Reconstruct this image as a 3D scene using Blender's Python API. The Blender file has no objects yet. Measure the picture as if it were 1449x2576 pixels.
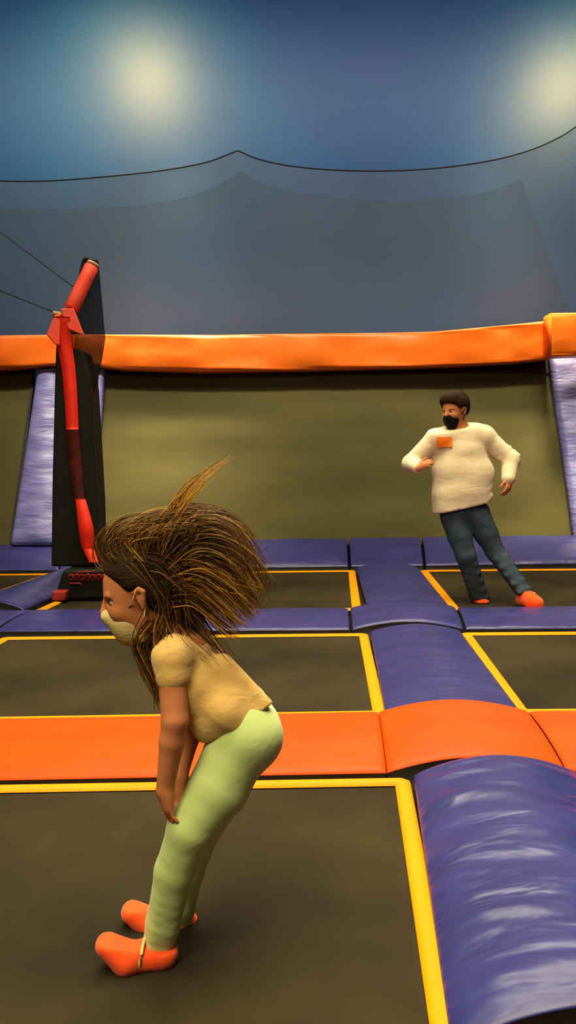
import bpy, bmesh, math, random
import numpy as np
from mathutils import Vector, noise
random.seed(7); np.random.seed(7)
C = bpy.context.scene.collection

# ------------------------------------------------------------------ camera maths
F = 2150.0; CAM = np.array([0, 0, 1.22])
_p = math.radians(3.7); _r = math.radians(1.0)
FW = np.array([0, math.cos(_p), -math.sin(_p)])
_u0 = np.array([0, math.sin(_p), math.cos(_p)]); _r0 = np.array([1.0, 0, 0])
RT = math.cos(_r)*_r0 - math.sin(_r)*_u0; UP = math.cos(_r)*_u0 + math.sin(_r)*_r0
def ray(u, v): return FW*F + RT*(u-724.5) - UP*(v-1288)
def P(u, v, z=0.0):
    d = ray(u, v); return CAM + d*(z-CAM[2])/d[2]
def at(u, v, Y):
    d = ray(u, v); return CAM + d*Y/d[1]

from mathutils import Matrix
cam = bpy.data.objects.new('camera', bpy.data.cameras.new('camera')); C.objects.link(cam)
cam.matrix_world = Matrix(((RT[0], UP[0], -FW[0], 0), (RT[1], UP[1], -FW[1], 0), (RT[2], UP[2], -FW[2], CAM[2]), (0, 0, 0, 1)))
cam.data.sensor_fit = 'VERTICAL'; cam.data.sensor_height = 36; cam.data.lens = F/2576*36
cam.data.clip_start = 0.05
bpy.context.scene.camera = cam

# ------------------------------------------------------------------ materials
def srgb(r, g, b):
    f = lambda c: (c/255/12.92) if c/255 <= .04045 else ((c/255+.055)/1.055)**2.4
    return (f(r), f(g), f(b), 1)
def mat(name, col, rough=.6, spec=.5, col2=None, nscale=6, bump=0, bscale=20, stretch=(1, 1, 1), metallic=0, sheen=0, coat=0, bdist=.01, detail=4, sss=0, cramp=(.35, .65)):
    m = bpy.data.materials.new(name); m.use_nodes = True; nt = m.node_tree; N = nt.nodes; L = nt.links
    b = N['Principled BSDF']; b.inputs['Base Color'].default_value = col
    b.inputs['Roughness'].default_value = rough; b.inputs['Specular IOR Level'].default_value = spec
    b.inputs['Metallic'].default_value = metallic; b.inputs['Sheen Weight'].default_value = sheen; b.inputs['Coat Weight'].default_value = coat
    tc = N.new('ShaderNodeTexCoord'); mp = N.new('ShaderNodeMapping'); mp.inputs['Scale'].default_value = stretch
    L.new(tc.outputs['Object'], mp.inputs['Vector'])
    if col2 is not None:
        n = N.new('ShaderNodeTexNoise'); n.inputs['Scale'].default_value = nscale; n.inputs['Detail'].default_value = detail
        L.new(mp.outputs[0], n.inputs['Vector'])
        r = N.new('ShaderNodeValToRGB'); r.color_ramp.elements[0].color = col; r.color_ramp.elements[1].color = col2
        r.color_ramp.elements[0].position, r.color_ramp.elements[1].position = cramp
        L.new(n.outputs['Fac'], r.inputs['Fac']); L.new(r.outputs['Color'], b.inputs['Base Color'])
    if bump:
        n = N.new('ShaderNodeTexNoise'); n.inputs['Scale'].default_value = bscale; n.inputs['Detail'].default_value = 3; n.inputs['Distortion'].default_value = .6
        L.new(mp.outputs[0], n.inputs['Vector'])
        bp = N.new('ShaderNodeBump'); bp.inputs['Strength'].default_value = bump; bp.inputs['Distance'].default_value = bdist
        L.new(n.outputs['Fac'], bp.inputs['Height']); L.new(bp.outputs['Normal'], b.inputs['Normal'])
    return m
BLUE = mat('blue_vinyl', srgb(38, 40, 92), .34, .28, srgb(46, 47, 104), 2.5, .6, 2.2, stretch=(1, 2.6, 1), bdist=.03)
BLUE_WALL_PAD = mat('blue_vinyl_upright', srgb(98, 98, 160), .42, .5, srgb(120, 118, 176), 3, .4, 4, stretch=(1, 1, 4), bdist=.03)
ORANGE = mat('orange_vinyl', srgb(232, 62, 0), .5, .1, srgb(238, 68, 2), 2, .35, 2.2, stretch=(1, 2, 1), bdist=.03)
YELLOW = mat('yellow_webbing', srgb(206, 130, 0), .6, .1, srgb(212, 136, 0), 5, .15, 60, bdist=.002)
EDGE = mat('black_vinyl_edge', srgb(26, 20, 14), .6, .3, srgb(34, 28, 20), 8, .1, 40)
BED = mat('jump_mat_mesh', srgb(33, 28, 17), .85, .08, srgb(54, 46, 27), 1.0, .25, 600, bdist=.001)  # broad lighter patches stand in for tan reflections on the mat
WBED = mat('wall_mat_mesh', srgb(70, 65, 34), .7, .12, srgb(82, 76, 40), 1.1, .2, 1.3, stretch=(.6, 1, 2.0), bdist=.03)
BLACKPAD = mat('black_padding', srgb(14, 14, 9), .65, .2, srgb(22, 20, 14), 3, .3, 4)
RED = mat('red_vinyl', srgb(236, 48, 20), .5, .35, srgb(226, 40, 18), 3, .3, 12)
PINK = mat('faded_red_vinyl', srgb(232, 88, 68), .55, .3, srgb(238, 74, 48), 6, .25, 14)
RED_SHADE = mat('red_vinyl_shade', srgb(86, 22, 12), .7, .2, srgb(64, 16, 10), 5, .2, 20)  # red vinyl darkened to paint the shade on the strap
DKRED = mat('dark_red_vinyl', srgb(150, 36, 34), .6, .3, srgb(120, 28, 26), 9, .2, 30)
TAN = mat('tan_tape', srgb(190, 150, 110), .7, .2, srgb(170, 135, 96), 20, .2, 60)
ROPE = mat('black_rope', srgb(40, 42, 44), .8, .2, srgb(52, 54, 56), 80, .3, 300)
SKIN = mat('skin', srgb(186, 114, 70), .6, .25, srgb(196, 122, 76), 12, .1, 90, bdist=.002)
HAIRM = mat('dark_brown_hair', srgb(30, 18, 6), .8, .1, srgb(50, 32, 11), 14, .6, 40, stretch=(1, 1, 3), bdist=.01)
SHIRT = mat('cream_knit', srgb(226, 210, 172), .85, .15, srgb(214, 196, 160), 5, .2, 7, stretch=(1, 1, 2.2), sheen=.2, bdist=.02)
JEANS = mat('blue_denim', srgb(46, 58, 70), .85, .15, srgb(60, 72, 84), 9, .4, 26, stretch=(1, 1, 1.5), bdist=.012)
MASKB = mat('black_face_mask', srgb(14, 12, 10), .8, .15, srgb(22, 18, 16), 30, .3, 60, bdist=.003)
MASKW = mat('cream_face_mask', srgb(216, 196, 130), .85, .15, srgb(202, 180, 116), 26, .3, 40, stretch=(1, 1, 3), bdist=.004)
SOCK = mat('orange_sock', srgb(246, 74, 20), .8, .15, srgb(250, 92, 30), 10, .3, 130, bdist=.003, sheen=.2)
TOP = mat('tan_top', srgb(208, 166, 92), .85, .15, srgb(220, 180, 104), 7, .4, 14, stretch=(1, 1, 1.5), sheen=.15, bdist=.012)
LEG = mat('pale_green_leggings', srgb(180, 198, 118), .75, .2, srgb(190, 206, 126), 4, .3, 14, sheen=.2, bdist=.01)
STICK = mat('orange_sticker', srgb(250, 130, 20), .6, .3, srgb(245, 120, 14), 20)
EYEW = mat('eye_white', srgb(225, 215, 200), .2, .5, srgb(230, 220, 206), 40)
EYEI = mat('eye_iris', srgb(40, 26, 16), .15, .6, srgb(52, 34, 20), 60)
LIP = mat('lip_skin', srgb(176, 92, 70), .5, .3, srgb(184, 100, 78), 40)
FLOOR = mat('dark_floor', srgb(20, 17, 12), .8, .2, srgb(30, 25, 17), 4, .2, 30)
CEIL = mat('dark_ceiling', srgb(30, 32, 38), .85, .2, srgb(24, 26, 32), 1, .2, 3)
WALLB = mat('blue_wall_paint', srgb(14, 104, 178), .42, .85, srgb(18, 112, 190), .5, .08, 1.2, bdist=.02)
WALLS = mat('side_wall_paint', srgb(46, 92, 140), .6, .4, srgb(50, 98, 148), .5, .08, 1.2)

def net_mat(name, col, alpha):
    m = bpy.data.materials.new(name); m.use_nodes = True; nt = m.node_tree; N = nt.nodes; L = nt.links
    b = N['Principled BSDF']; b.inputs['Base Color'].default_value = col; b.inputs['Roughness'].default_value = .85
    b.inputs['Specular IOR Level'].default_value = .1
    t = N.new('ShaderNodeBsdfTransparent'); mx = N.new('ShaderNodeMixShader')
    tc = N.new('ShaderNodeTexCoord'); n = N.new('ShaderNodeTexNoise'); n.inputs['Scale'].default_value = .55; n.inputs['Detail'].default_value = 2
    L.new(tc.outputs['Object'], n.inputs['Vector'])
    mr = N.new('ShaderNodeMapRange'); mr.inputs['From Min'].default_value = .3; mr.inputs['From Max'].default_value = .7
    mr.inputs['To Min'].default_value = alpha-.06; mr.inputs['To Max'].default_value = alpha+.06
    L.new(n.outputs['Fac'], mr.inputs['Value']); L.new(mr.outputs[0], mx.inputs['Fac'])
    L.new(t.outputs[0], mx.inputs[1]); L.new(b.outputs[0], mx.inputs[2]); L.new(mx.outputs[0], N['Material Output'].inputs['Surface'])
    return m
NET = net_mat('fine_safety_net', srgb(96, 104, 104), .36)
NET2 = net_mat('rear_safety_net', srgb(66, 78, 88), .38)
NETB = net_mat('black_divider_mesh', srgb(20, 20, 18), .72)

# ------------------------------------------------------------------ object helpers
def meshobj(name, verts, faces, m, parent=None, smooth=True, mats=None, fmat=None, origin=None):
    verts = np.array(verts, dtype=float)
    o3 = np.zeros(3)
    if parent is not None and parent.get('_o') is not None: o3 = np.array(parent['_o'])
    elif origin is not None: o3 = np.array(origin, dtype=float)
    me = bpy.data.meshes.new(name)
    me.from_pydata([tuple(v) for v in (verts-o3)], [], [tuple(int(i) for i in f) for f in faces])
    for mm in (mats or [m]): me.materials.append(mm)
    if fmat is not None: me.polygons.foreach_set('material_index', list(fmat))
    me.polygons.foreach_set('use_smooth', [smooth]*len(me.polygons)); me.update()
    o = bpy.data.objects.new(name, me); C.objects.link(o)
    o['_o'] = [float(x) for x in o3]
    if parent is not None:
        o.parent = parent                        # all origins coincide with the thing's base
    else: o.location = Vector(o3)
    return o
def thing(name, label, cat, loc, group=None):
    o = bpy.data.objects.new(name, None); C.objects.link(o); o.location = Vector([float(x) for x in loc]); o['_o'] = [float(x) for x in loc]
    o.empty_display_size = .1
    tag(o, label, cat, group); return o
def tag(o, label, cat, group=None):
    o['label'] = label; o['category'] = cat
    if group: o['group'] = group
    return o
def boxm(x0, x1, y0, y1, z0, z1):
    v = [(x, y, z) for z in (z0, z1) for y in (y0, y1) for x in (x0, x1)]
    f = [(0, 2, 3, 1), (4, 5, 7, 6), (0, 1, 5, 4), (2, 6, 7, 3), (0, 4, 6, 2), (1, 3, 7, 5)]
    return v, f
def struct(name, v, f, m, parent=None):
    o = meshobj(name, v, f, m, parent, smooth=False)
    if parent is None: o['kind'] = 'structure'
    return o
class MB:
    def __init__(s): s.v = []; s.f = []; s.m = []
    def add(s, v, f, mi=0):
        n = len(s.v); s.v += [tuple(x) for x in v]; s.f += [tuple(i+n for i in q) for q in f]; s.m += [mi]*len(f)
    def tube(s, pts, rad, n=8, mi=0, flat=1.0, side=None):
        pts = [np.array(p, float) for p in pts]; R = []
        for i, p in enumerate(pts):
            t = pts[min(i+1, len(pts)-1)]-pts[max(i-1, 0)]; t /= (np.linalg.norm(t)+1e-9)
            a = side if side is not None else np.array([0, 0, 1.0])
            if side is None and abs(t[2]) > .9: a = np.array([0, 1.0, 0])
            x = np.cross(t, a); x /= np.linalg.norm(x)+1e-9; y = np.cross(x, t)
            r = rad[i] if hasattr(rad, '__len__') else rad
            R.append([p+r*(math.cos(k*2*math.pi/n)*x+flat*math.sin(k*2*math.pi/n)*y) for k in range(n)])
        v = [q for r in R for q in r]; f = []
        for i in range(len(pts)-1):
            for k in range(n):
                f.append((i*n+k, i*n+(k+1) % n, (i+1)*n+(k+1) % n, (i+1)*n+k))
        f.append(tuple(range(n))[::-1]); f.append(tuple(range((len(pts)-1)*n, len(pts)*n)))
        s.add(v, f, mi)
    def slab(s, front, back, mi=0):
        """closed solid between two matching polygons"""
        n = len(front); v = list(front)+list(back)
        f = [tuple(range(n)), tuple(range(n, 2*n))[::-1]]+[(i, i+n, (i+1) % n+n, (i+1) % n) for i in range(n)]
        s.add(v, f, mi)
    def build(s, name, m, parent=None, smooth=True, mats=None, origin=None):
        return meshobj(name, s.v, s.f, m, parent, smooth, mats, s.m if mats else None, origin)
def bevel(o, w, seg=3):
    b = o.modifiers.new('bevel', 'BEVEL'); b.width = w; b.segments = seg; b.limit_method = 'ANGLE'
    return o

# ------------------------------------------------------------------ setting
struct('floor', *boxm(-9, 9, -3.3, 14.3, -.2, -.05), FLOOR)
WY = 14.0
struct('wall_back', *boxm(-9, 9, WY, WY+.3, -.05, 9.6), WALLB)
struct('wall_left', *boxm(-9.3, -9, -3, WY, -.05, 9.6), WALLS)
struct('wall_right', *boxm(9, 9.3, -3, WY, -.05, 9.6), WALLS)
struct('wall_front', *boxm(-9, 9, -3.3, -3, -.05, 9.6), WALLS)
struct('ceiling', *boxm(-9.3, 9.3, -3.3, WY+.3, 9.6, 9.8), CEIL)

# ------------------------------------------------------------------ trampoline beds
def bil(q, s, t):
    a, b, c, d = [np.array(x, float) for x in q]          # FL FR BR BL
    return (a*(1-s)+b*s)*(1-t)+(d*(1-s)+c*s)*t
def bed(name, q, label, wv=.062, h=.012, dips=()):
    q = [np.array([x, y]) for x, y in q]; c = sum(q)/4
    t = thing(name, label, 'trampoline', (c[0], c[1], 0), 'trampoline beds set into the padded floor')
    W = np.linalg.norm(q[1]-q[0]); D = np.linalg.norm(q[3]-q[0])
    v = []; n = 48
    for j in range(n+1):
        for i in range(n+1):
            p = bil(q, i/n, j/n); s_, t_ = i/n, j/n
            e = min(s_*W, (1-s_)*W, t_*D, (1-t_)*D)
            sag = .006*min(1, e/.3)+sum(dp*math.exp(-((p[0]-dx_)**2+(p[1]-dy_)**2)/.07)*min(1, e/.1) for dx_, dy_, dp in dips)
            v.append((p[0], p[1], -.001-sag+.002*noise.noise(Vector((p[0]*2, p[1]*2, 0)))*min(1, e/.2)))
    f = [(j*(n+1)+i, j*(n+1)+i+1, (j+1)*(n+1)+i+1, (j+1)*(n+1)+i) for j in range(n) for i in range(n)]
    meshobj('jump_mat', v, f, BED, t)
    # border of padded webbing: rounded cross section running round the four sides
    m = MB(); prof = [(0, 0), (.12, .7), (.35, 1), (.65, 1), (.88, .7), (1, 0)]
    ring = []
    for k, (o_, z_) in enumerate(prof):
        off = o_*wv; su, sv = off/W, off/D
        pts = []
        cor = .03
        for (a, b) in ((0, 0), (1, 0), (1, 1), (0, 1)):
            # cut corners a little
            s0 = su if a == 0 else 1-su; t0 = sv if b == 0 else 1-sv
            da = cor/W*(1 if a == 0 else -1); db = cor/D*(1 if b == 0 else -1)
            k2 = (1-o_)
            order = [(s0, t0+db*k2), (s0+da*k2, t0)]
            if (a, b) in ((1, 0), (0, 1)): order = order[::-1]
            pts += order
        ring.append([(*bil(q, s, t2), .002+h*z_) for s, t2 in pts])
    v = [p for r in ring for p in r]; n8 = 8; f = []
    for k in range(len(ring)-1):
        for i in range(n8): f.append((k*n8+i, k*n8+(i+1) % n8, (k+1)*n8+(i+1) % n8, (k+1)*n8+i))
    fr_ = MB(); oc = [bil(q, a, b) for a, b in ((0, 0), (1, 0), (1, 1), (0, 1))]; ic = [bil(q, a, b) for a, b in ((.05/W, .05/D), (1-.05/W, .05/D), (1-.05/W, 1-.05/D), (.05/W, 1-.05/D))]
    vv = [(p[0], p[1], z) for z in (-.001, -.05) for p in oc+ic]; ff = []
    for a in range(4):
        b = (a+1) % 4; ff += [(a, b, b+4, a+4), (a+8, a+12, b+12, b+8), (a, a+8, b+8, b), (a+4, b+4, b+12, a+12)]
    fr_.add(vv, ff); fr_.build('steel_frame', EDGE, t, smooth=False)['label'] = 'dark steel frame under the mat edge'
    o = meshobj('yellow_border', v, f, YELLOW, t); o['label'] = 'bright yellow webbing border'
    return t
bed('trampoline_bed', [(-2.2, .7), (.27, .75), (.44, 3.135), (-2.06, 3.135)], 'nearest black trampoline bed edged in yellow, under the person in green leggings', .058, .016, dips=((-.33, 2.07, .020),))
bed('trampoline_bed', [(-2.08, 3.94), (.445, 3.935), (.53, 5.765), (-1.99, 5.85)], 'empty black trampoline bed directly behind the long orange floor pad, left of the raised walkway')
bed('trampoline_bed', [(-2.08, 6.84), (.565, 6.66), (.70, 8.99), (-1.85, 9.11)], 'far black trampoline bed holding the dark pillar base, left of the walkway', .075)
bed('trampoline_bed', [(1.045, 3.91), (3.6, 3.83), (3.7, 5.62), (1.155, 5.735)], 'empty black trampoline bed between the orange pad and the person in jeans', .07)
bed('trampoline_bed', [(1.255, 6.61), (3.8, 6.45), (3.9, 8.75), (1.375, 8.91)], 'far black trampoline bed on which the person in jeans stands', .08)
bed('trampoline_bed', [(-5.2, 7.0), (-2.80, 6.93), (-2.55, 9.14), (-5.0, 9.25)], 'sliver of trampoline bed at far left edge, past the curved blue walkway', .06)

# ------------------------------------------------------------------ floor pads
def fn(x, y, s, a, seed=0.0): return a*noise.noise(Vector((x*s+seed, y*s-seed, seed*1.7)))
def pad(name, q, label, m, crown=lambda s, t: .03, ez=.03, nx=36, ny=24, group='vinyl safety pads around the trampolines', wr=.006, wrs=3.0, aniso=(1, 2.2), seed=0.0, wall=.02, er=.035):
    """convex vinyl pad over quad q (FL FR BR BL); crown(s,t) = rise above its edge height ez"""
    qq = [np.array(p, float) if len(p) == 3 else np.array([p[0], p[1], ez]) for p in q]
    c = sum(qq)/4; t = thing(name, label, 'floor pad', (c[0], c[1], 0), group)
    W = np.linalg.norm(qq[1]-qq[0]); D = np.linalg.norm(qq[3]-qq[0])
    v = []
    def par(n):  # denser toward the ends
        return [.5-.5*math.cos(math.pi*i/n) for i in range(n+1)]
    S, T = par(nx), par(ny)
    for t_ in T:
        for s_ in S:
            p = bil(qq, s_, t_)
            e = min(s_*W, (1-s_)*W, t_*D, (1-t_)*D); k = min(1, e/er); rim = math.sqrt(max(0, 1-(1-k)**2))
            z = p[2]-.012+.012*rim+crown(s_, t_)
            z += rim*min(1, e/.12)*fn(p[0]*aniso[0], p[1]*aniso[1], wrs, wr, seed)
            z += rim*min(1, e/.1)*abs(fn(p[0]*aniso[0]*.8+p[1]*1.2, p[1]*aniso[1], wrs*2.1, wr*.8, seed+5))
            v.append((p[0], p[1], z))
    n1 = nx+1
    f = [(j*n1+i, j*n1+i+1, (j+1)*n1+i+1, (j+1)*n1+i) for j in range(ny) for i in range(nx)]
    meshobj('vinyl_cover', v, f, m, t)
    # black sides and underside
    bidx = [i for i in range(n1)]+[j*n1+nx for j in range(1, ny+1)]+[ny*n1+i for i in range(nx-1, -1, -1)]+[j*n1 for j in range(ny-1, 0, -1)]
    top = [v[i] for i in bidx]; cen = sum(np.array(p) for p in top)/len(top)
    bot = [(p[0]+(cen[0]-p[0])*wall/W*.5, p[1]+(cen[1]-p[1])*wall/D*.5, -.05) for p in top]
    n = len(top); vv = top+bot
    ff = [(i, i+n, (i+1) % n+n, (i+1) % n) for i in range(n)]+[tuple(range(n, 2*n))]
    o = meshobj('foam_side', vv, ff, EDGE, t); o['label'] = 'black underside edge of the pad'
    return t
def arch(a, p=.75): return lambda s, t: a*max(0, math.sin(math.pi*s))**p
def both(a, b): return lambda s, t: a*max(0, math.sin(math.pi*s))**.7+b*max(0, math.sin(math.pi*t))**.7
def cross(b): return lambda s, t: b*max(0, math.sin(math.pi*t))**.7

# orange row
pad('orange_floor_pad', [(-2.6, 3.155), (.355, 3.165), (.405, 3.92), (-2.6, 3.90)], 'long flat orange floor pad behind the nearest trampoline bed, behind the green leggings', ORANGE, cross(.018), wr=.010, wrs=2.2, aniso=(.8, 1.4), seed=1)
pad('orange_floor_pad', [(.358, 3.165), (1.03, 3.15), (1.095, 3.885), (.408, 3.92)], 'humped orange floor pad arching over the blue walkway between two seams', ORANGE, lambda s, t: .058*max(0, math.sin(math.pi*s))**.9+.012*math.sin(math.pi*t), wr=.007, seed=2, aniso=(1, 1))
pad('orange_floor_pad', [(1.033, 3.15), (3.7, 3.0), (3.7, 3.8), (1.098, 3.885)], 'short end of orange floor pad at the right edge, past the humped piece', ORANGE, cross(.02), wr=.008, seed=3)
# walkway column
pad('blue_walkway_pad', [(.312, 1.655), (.93, 1.69), (1.06, 3.12), (.452, 3.125)], 'large glossy wrinkled blue pad in the near foreground beside the yellow edge', BLUE, arch(.075, .8), nx=70, ny=110, wr=.016, wrs=2.6, aniso=(.9, 2.0), seed=4, er=.05)
pad('blue_walkway_pad', [(.43, 3.80), (1.055, 3.78), (1.15, 5.70), (.545, 5.735)], 'smooth blue walkway pad between the two empty beds, behind the orange hump', BLUE, arch(.052, .8), nx=50, ny=70, wr=.006, wrs=2, seed=6)
pad('blue_walkway_pad', [(.615, 6.62), (1.25, 6.50), (1.365, 8.98), (.72, 9.05)], 'far blue walkway pad ending at the wall pads, left of the person in jeans', BLUE, arch(.058, .8), nx=50, ny=60, wr=.008, wrs=2, seed=8)
pad('blue_walkway_pad', [(-2.76, 6.95), (-2.15, 6.84), (-1.93, 9.13), (-2.5, 9.16)], 'blue walkway pad at left, beside the dark pillar base', BLUE, arch(.07, .8), nx=50, ny=60, wr=.008, wrs=2, seed=9)
# second cross row
pad('blue_cross_pad', [(-5.0, 6.08), (-2.10, 5.98), (-2.04, 6.78), (-5.0, 6.90)], 'blue cross pad at far left edge, left of the diagonal seam', BLUE, cross(.03), seed=10)
pad('blue_cross_pad', [(-2.08, 5.985), (.41, 5.83), (.455, 6.62), (-2.02, 6.80)], 'long blue cross pad in front of the pillar, passing behind the flying hair', BLUE, cross(.03), nx=80, wr=.008, seed=11)
pad('blue_cross_pad', [(.43, 5.83), (1.185, 5.79), (1.285, 6.60), (.475, 6.63)], 'humped blue cross pad over the middle of the walkway', BLUE, lambda s, t: .055*max(0, math.sin(math.pi*s))**.9+.028*math.sin(math.pi*t)**.7, wr=.006, seed=12)
pad('blue_cross_pad', [(1.205, 5.79), (3.9, 5.65), (3.9, 6.42), (1.305, 6.58)], 'blue cross pad in front of the orange sock of the person in jeans', BLUE, cross(.025), nx=80, wr=.01, seed=13)
# back row, sloping up to the wall
def bp(u, z, Y): return [u, Y, z]
def backpad(u0, u1, label, seed):
    Yf = lambda x: 9.20-.04*x; Yb = lambda x: 10.08-.03*x
    x0, x1 = (u0-724)/2150*9.3, (u1-724)/2150*9.3
    q = [(x0, Yf(x0), .035), (x1, Yf(x1), .035), (x1*1.07, Yb(x1), .245), (x0*1.07, Yb(x0), .245)]
    pad('sloped_wall_pad', q, label, BLUE, cross(.05), nx=80, wr=.022, wrs=1.6, aniso=(.7, 2.4), seed=seed, er=.05)
backpad(-300, 140, 'sloped blue pad at the wall foot, left of the dark pillar', 14)
backpad(146, 872, 'long sloped blue pad at the wall foot, right of the pillar and behind the hair', 15)
backpad(879, 1058, 'short sloped blue pad at the wall foot, at the far end of the walkway', 16)
backpad(1065, 1800, 'sloped blue pad at the wall foot, behind the legs of the person in jeans', 17)

# ------------------------------------------------------------------ wall trampolines
def YB(u, v):            # depth of the tilted wall trampoline at a picture point: bottom near 10.1, top near 10.9
    return 10.06+.85*(1365-v)/(1365-930)
def wallbed(u0b, u1b, u0t, u1t, vb, vt, label):
    corners = [at(u0b, vb, YB(0, vb)), at(u1b, vb, YB(0, vb)), at(u1t, vt, YB(0, vt)), at(u0t, vt, YB(0, vt))]
    c = (corners[0]+corners[1])/2
    t = thing('wall_trampoline', label, 'trampoline', c, 'tilted wall trampolines')
    nx, ny = 90, 40; v = []
    for j in range(ny+1):
        for i in range(nx+1):
            s, tt = i/nx, j/ny; p = corners[0]*(1-s)*(1-tt)+corners[1]*s*(1-tt)+corners[2]*s*tt+corners[3]*(1-s)*tt
            e = min(1, 6*min(s, 1-s, tt, 1-tt))
            p = p+np.array([0, .03*e*noise.noise(Vector((p[0]*.7, 0, p[2]*2.0)))+.006*e*noise.noise(Vector((p[0]*1.6, 4, p[2]*4))), 0]); v.append(p)
    f = [(j*(nx+1)+i, j*(nx+1)+i+1, (j+1)*(nx+1)+i+1, (j+1)*(nx+1)+i) for j in range(ny) for i in range(nx)]
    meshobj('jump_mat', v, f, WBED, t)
    # black spring border round the mat
    m = MB(); off = [.0, .07]
    dx = np.array([1, 0, 0.]); up = (corners[3]-corners[0]); up /= np.linalg.norm(up); nrm = np.cross(dx, up)
    cc = [corners[0]-dx*.06-up*.05, corners[1]+dx*.06-up*.05, corners[2]+dx*.06+up*.20, corners[3]-dx*.06+up*.20]
    for a in range(4):
        b = (a+1) % 4
        inn = [corners[a]-nrm*.0, corners[b]-nrm*.0]; m.slab([x-nrm*-.02 for x in (cc[a], cc[b], inn[1], inn[0])], [x-nrm*.05 for x in (cc[a], cc[b], inn[1], inn[0])])
    o = m.build('spring_border', EDGE, t, smooth=False); o['label'] = 'black spring border'
    return t
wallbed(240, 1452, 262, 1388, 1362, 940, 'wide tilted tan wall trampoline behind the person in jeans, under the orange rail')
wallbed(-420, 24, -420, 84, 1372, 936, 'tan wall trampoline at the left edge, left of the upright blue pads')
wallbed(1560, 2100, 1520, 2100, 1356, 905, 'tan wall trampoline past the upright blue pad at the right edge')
bpy.data.objects.remove(bpy.data.objects['wall_trampoline.002'].children[0]); 
_w = bpy.data.objects['wall_trampoline.002']
for c_ in list(_w.children): bpy.data.objects.remove(c_)
bpy.data.objects.remove(_w)

def rounded_pad(name, outline, yf, thick, label, m, cat='wall pad', group=None, bulge=.03, rows=40, cols=14, wr=.01, seed=0):
    """outline = (left edge pts, right edge pts) as picture points top to bottom; yf(v) its depth; a soft upholstered slab of real thickness"""
    Lp, Rp = outline
    def interp(pl, t):
        vs = np.linspace(0, 1, len(pl)); return np.interp(t, vs, [p[0] for p in pl]), np.interp(t, vs, [p[1] for p in pl])
    base = at((Lp[-1][0]+Rp[-1][0])/2, Lp[-1][1], yf(Lp[-1][1]))
    fr = []; bk = []
    for j in range(rows+1):
        t = j/rows; ul, vl = interp(Lp, t); ur, vr = interp(Rp, t)
        for i in range(cols+1):
            s = i/cols; u = ul*(1-s)+ur*s; v = vl*(1-s)+vr*s; p = at(u, v, yf(v))
            e = min(s, 1-s)*2; k = math.sin(math.pi/2*min(1, e*1.0))**.6; kt = min(1, min(t, 1-t)*rows/2.0)
            d = bulge*k*kt+wr*kt*min(1, e*3)*noise.noise(Vector((p[0]*3, seed, p[2]*7)))
            fr.append(p-np.array([0, d, 0])); bk.append(p+np.array([0, thick, 0]))
    n = cols+1; N_ = (rows+1)*n
    f = [(j*n+i, (j+1)*n+i, (j+1)*n+i+1, j*n+i+1) for j in range(rows) for i in range(cols)]
    f += [(N_+a[3], N_+a[2], N_+a[1], N_+a[0]) for a in [(q[0], q[1], q[2], q[3]) for q in f]]
    bd = [i for i in range(n)]+[j*n+cols for j in range(1, rows+1)]+[rows*n+i for i in range(cols-1, -1, -1)]+[j*n for j in range(rows-1, 0, -1)]
    f += [(bd[k], bd[(k+1) % len(bd)], bd[(k+1) % len(bd)]+N_, bd[k]+N_) for k in range(len(bd))]
    o = meshobj(name, fr+bk, f, m, None, True, origin=base)
    tag(o, label, cat, group); return o
G_UP = 'upright blue wall pads'
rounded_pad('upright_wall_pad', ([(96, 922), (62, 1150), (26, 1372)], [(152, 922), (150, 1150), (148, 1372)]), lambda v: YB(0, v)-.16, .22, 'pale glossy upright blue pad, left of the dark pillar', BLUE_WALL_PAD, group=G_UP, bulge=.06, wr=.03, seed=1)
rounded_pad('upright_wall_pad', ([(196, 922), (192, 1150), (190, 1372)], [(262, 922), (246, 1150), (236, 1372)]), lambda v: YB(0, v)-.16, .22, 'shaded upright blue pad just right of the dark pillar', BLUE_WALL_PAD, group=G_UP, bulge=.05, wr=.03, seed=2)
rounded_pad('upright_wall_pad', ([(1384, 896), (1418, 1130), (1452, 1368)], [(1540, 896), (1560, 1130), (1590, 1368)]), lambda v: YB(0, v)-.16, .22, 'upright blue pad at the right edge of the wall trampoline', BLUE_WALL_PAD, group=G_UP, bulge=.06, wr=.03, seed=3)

def rail(pt, pb, Y0, thick, label, seed):
    """horizontal orange rail pad: lower and upper edge polylines as picture points"""
    nx = 90; nr = 14
    us = np.linspace(pt[0][0], pt[-1][0], nx+1); vt = np.interp(us, [p[0] for p in pt], [p[1] for p in pt]); vb = np.interp(us, [p[0] for p in pb], [p[1] for p in pb])
    v = []
    for i, u in enumerate(us):
        a = at(u, vt[i], Y0); b = at(u, vb[i], Y0); H = a[2]-b[2]; cz = (a[2]+b[2])/2
        x = a[0]; k = 0 if i in (0, nx) else 1
        for j in range(nr*2):
            ang = 2*math.pi*j/(nr*2); cy, sz = math.cos(ang), math.sin(ang)
            sq = lambda c: math.copysign(abs(c)**.2, c)
            w = .010*noise.noise(Vector((x*1.3+sz*1.5, seed, sz*2)))+.004*noise.noise(Vector((x*3+sz*3, seed+3, sz*2)))
            v.append((x, Y0+thick/2-(thick/2)*sq(cy)-w*(cy > 0)*2, cz+H/2*sq(sz)))
    m_ = nr*2; f = [(i*m_+j, i*m_+(j+1) % m_, (i+1)*m_+(j+1) % m_, (i+1)*m_+j) for i in range(nx) for j in range(m_)]
    f += [tuple(range(m_))[::-1], tuple(range(nx*m_, (nx+1)*m_))]
    o = meshobj('orange_rail_pad', v, f, ORANGE_R, None, True, origin=(v[0][0], Y0, v[0][2]))
    tag(o, label, 'rail pad', 'orange padded rails above the wall trampolines'); return o
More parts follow.
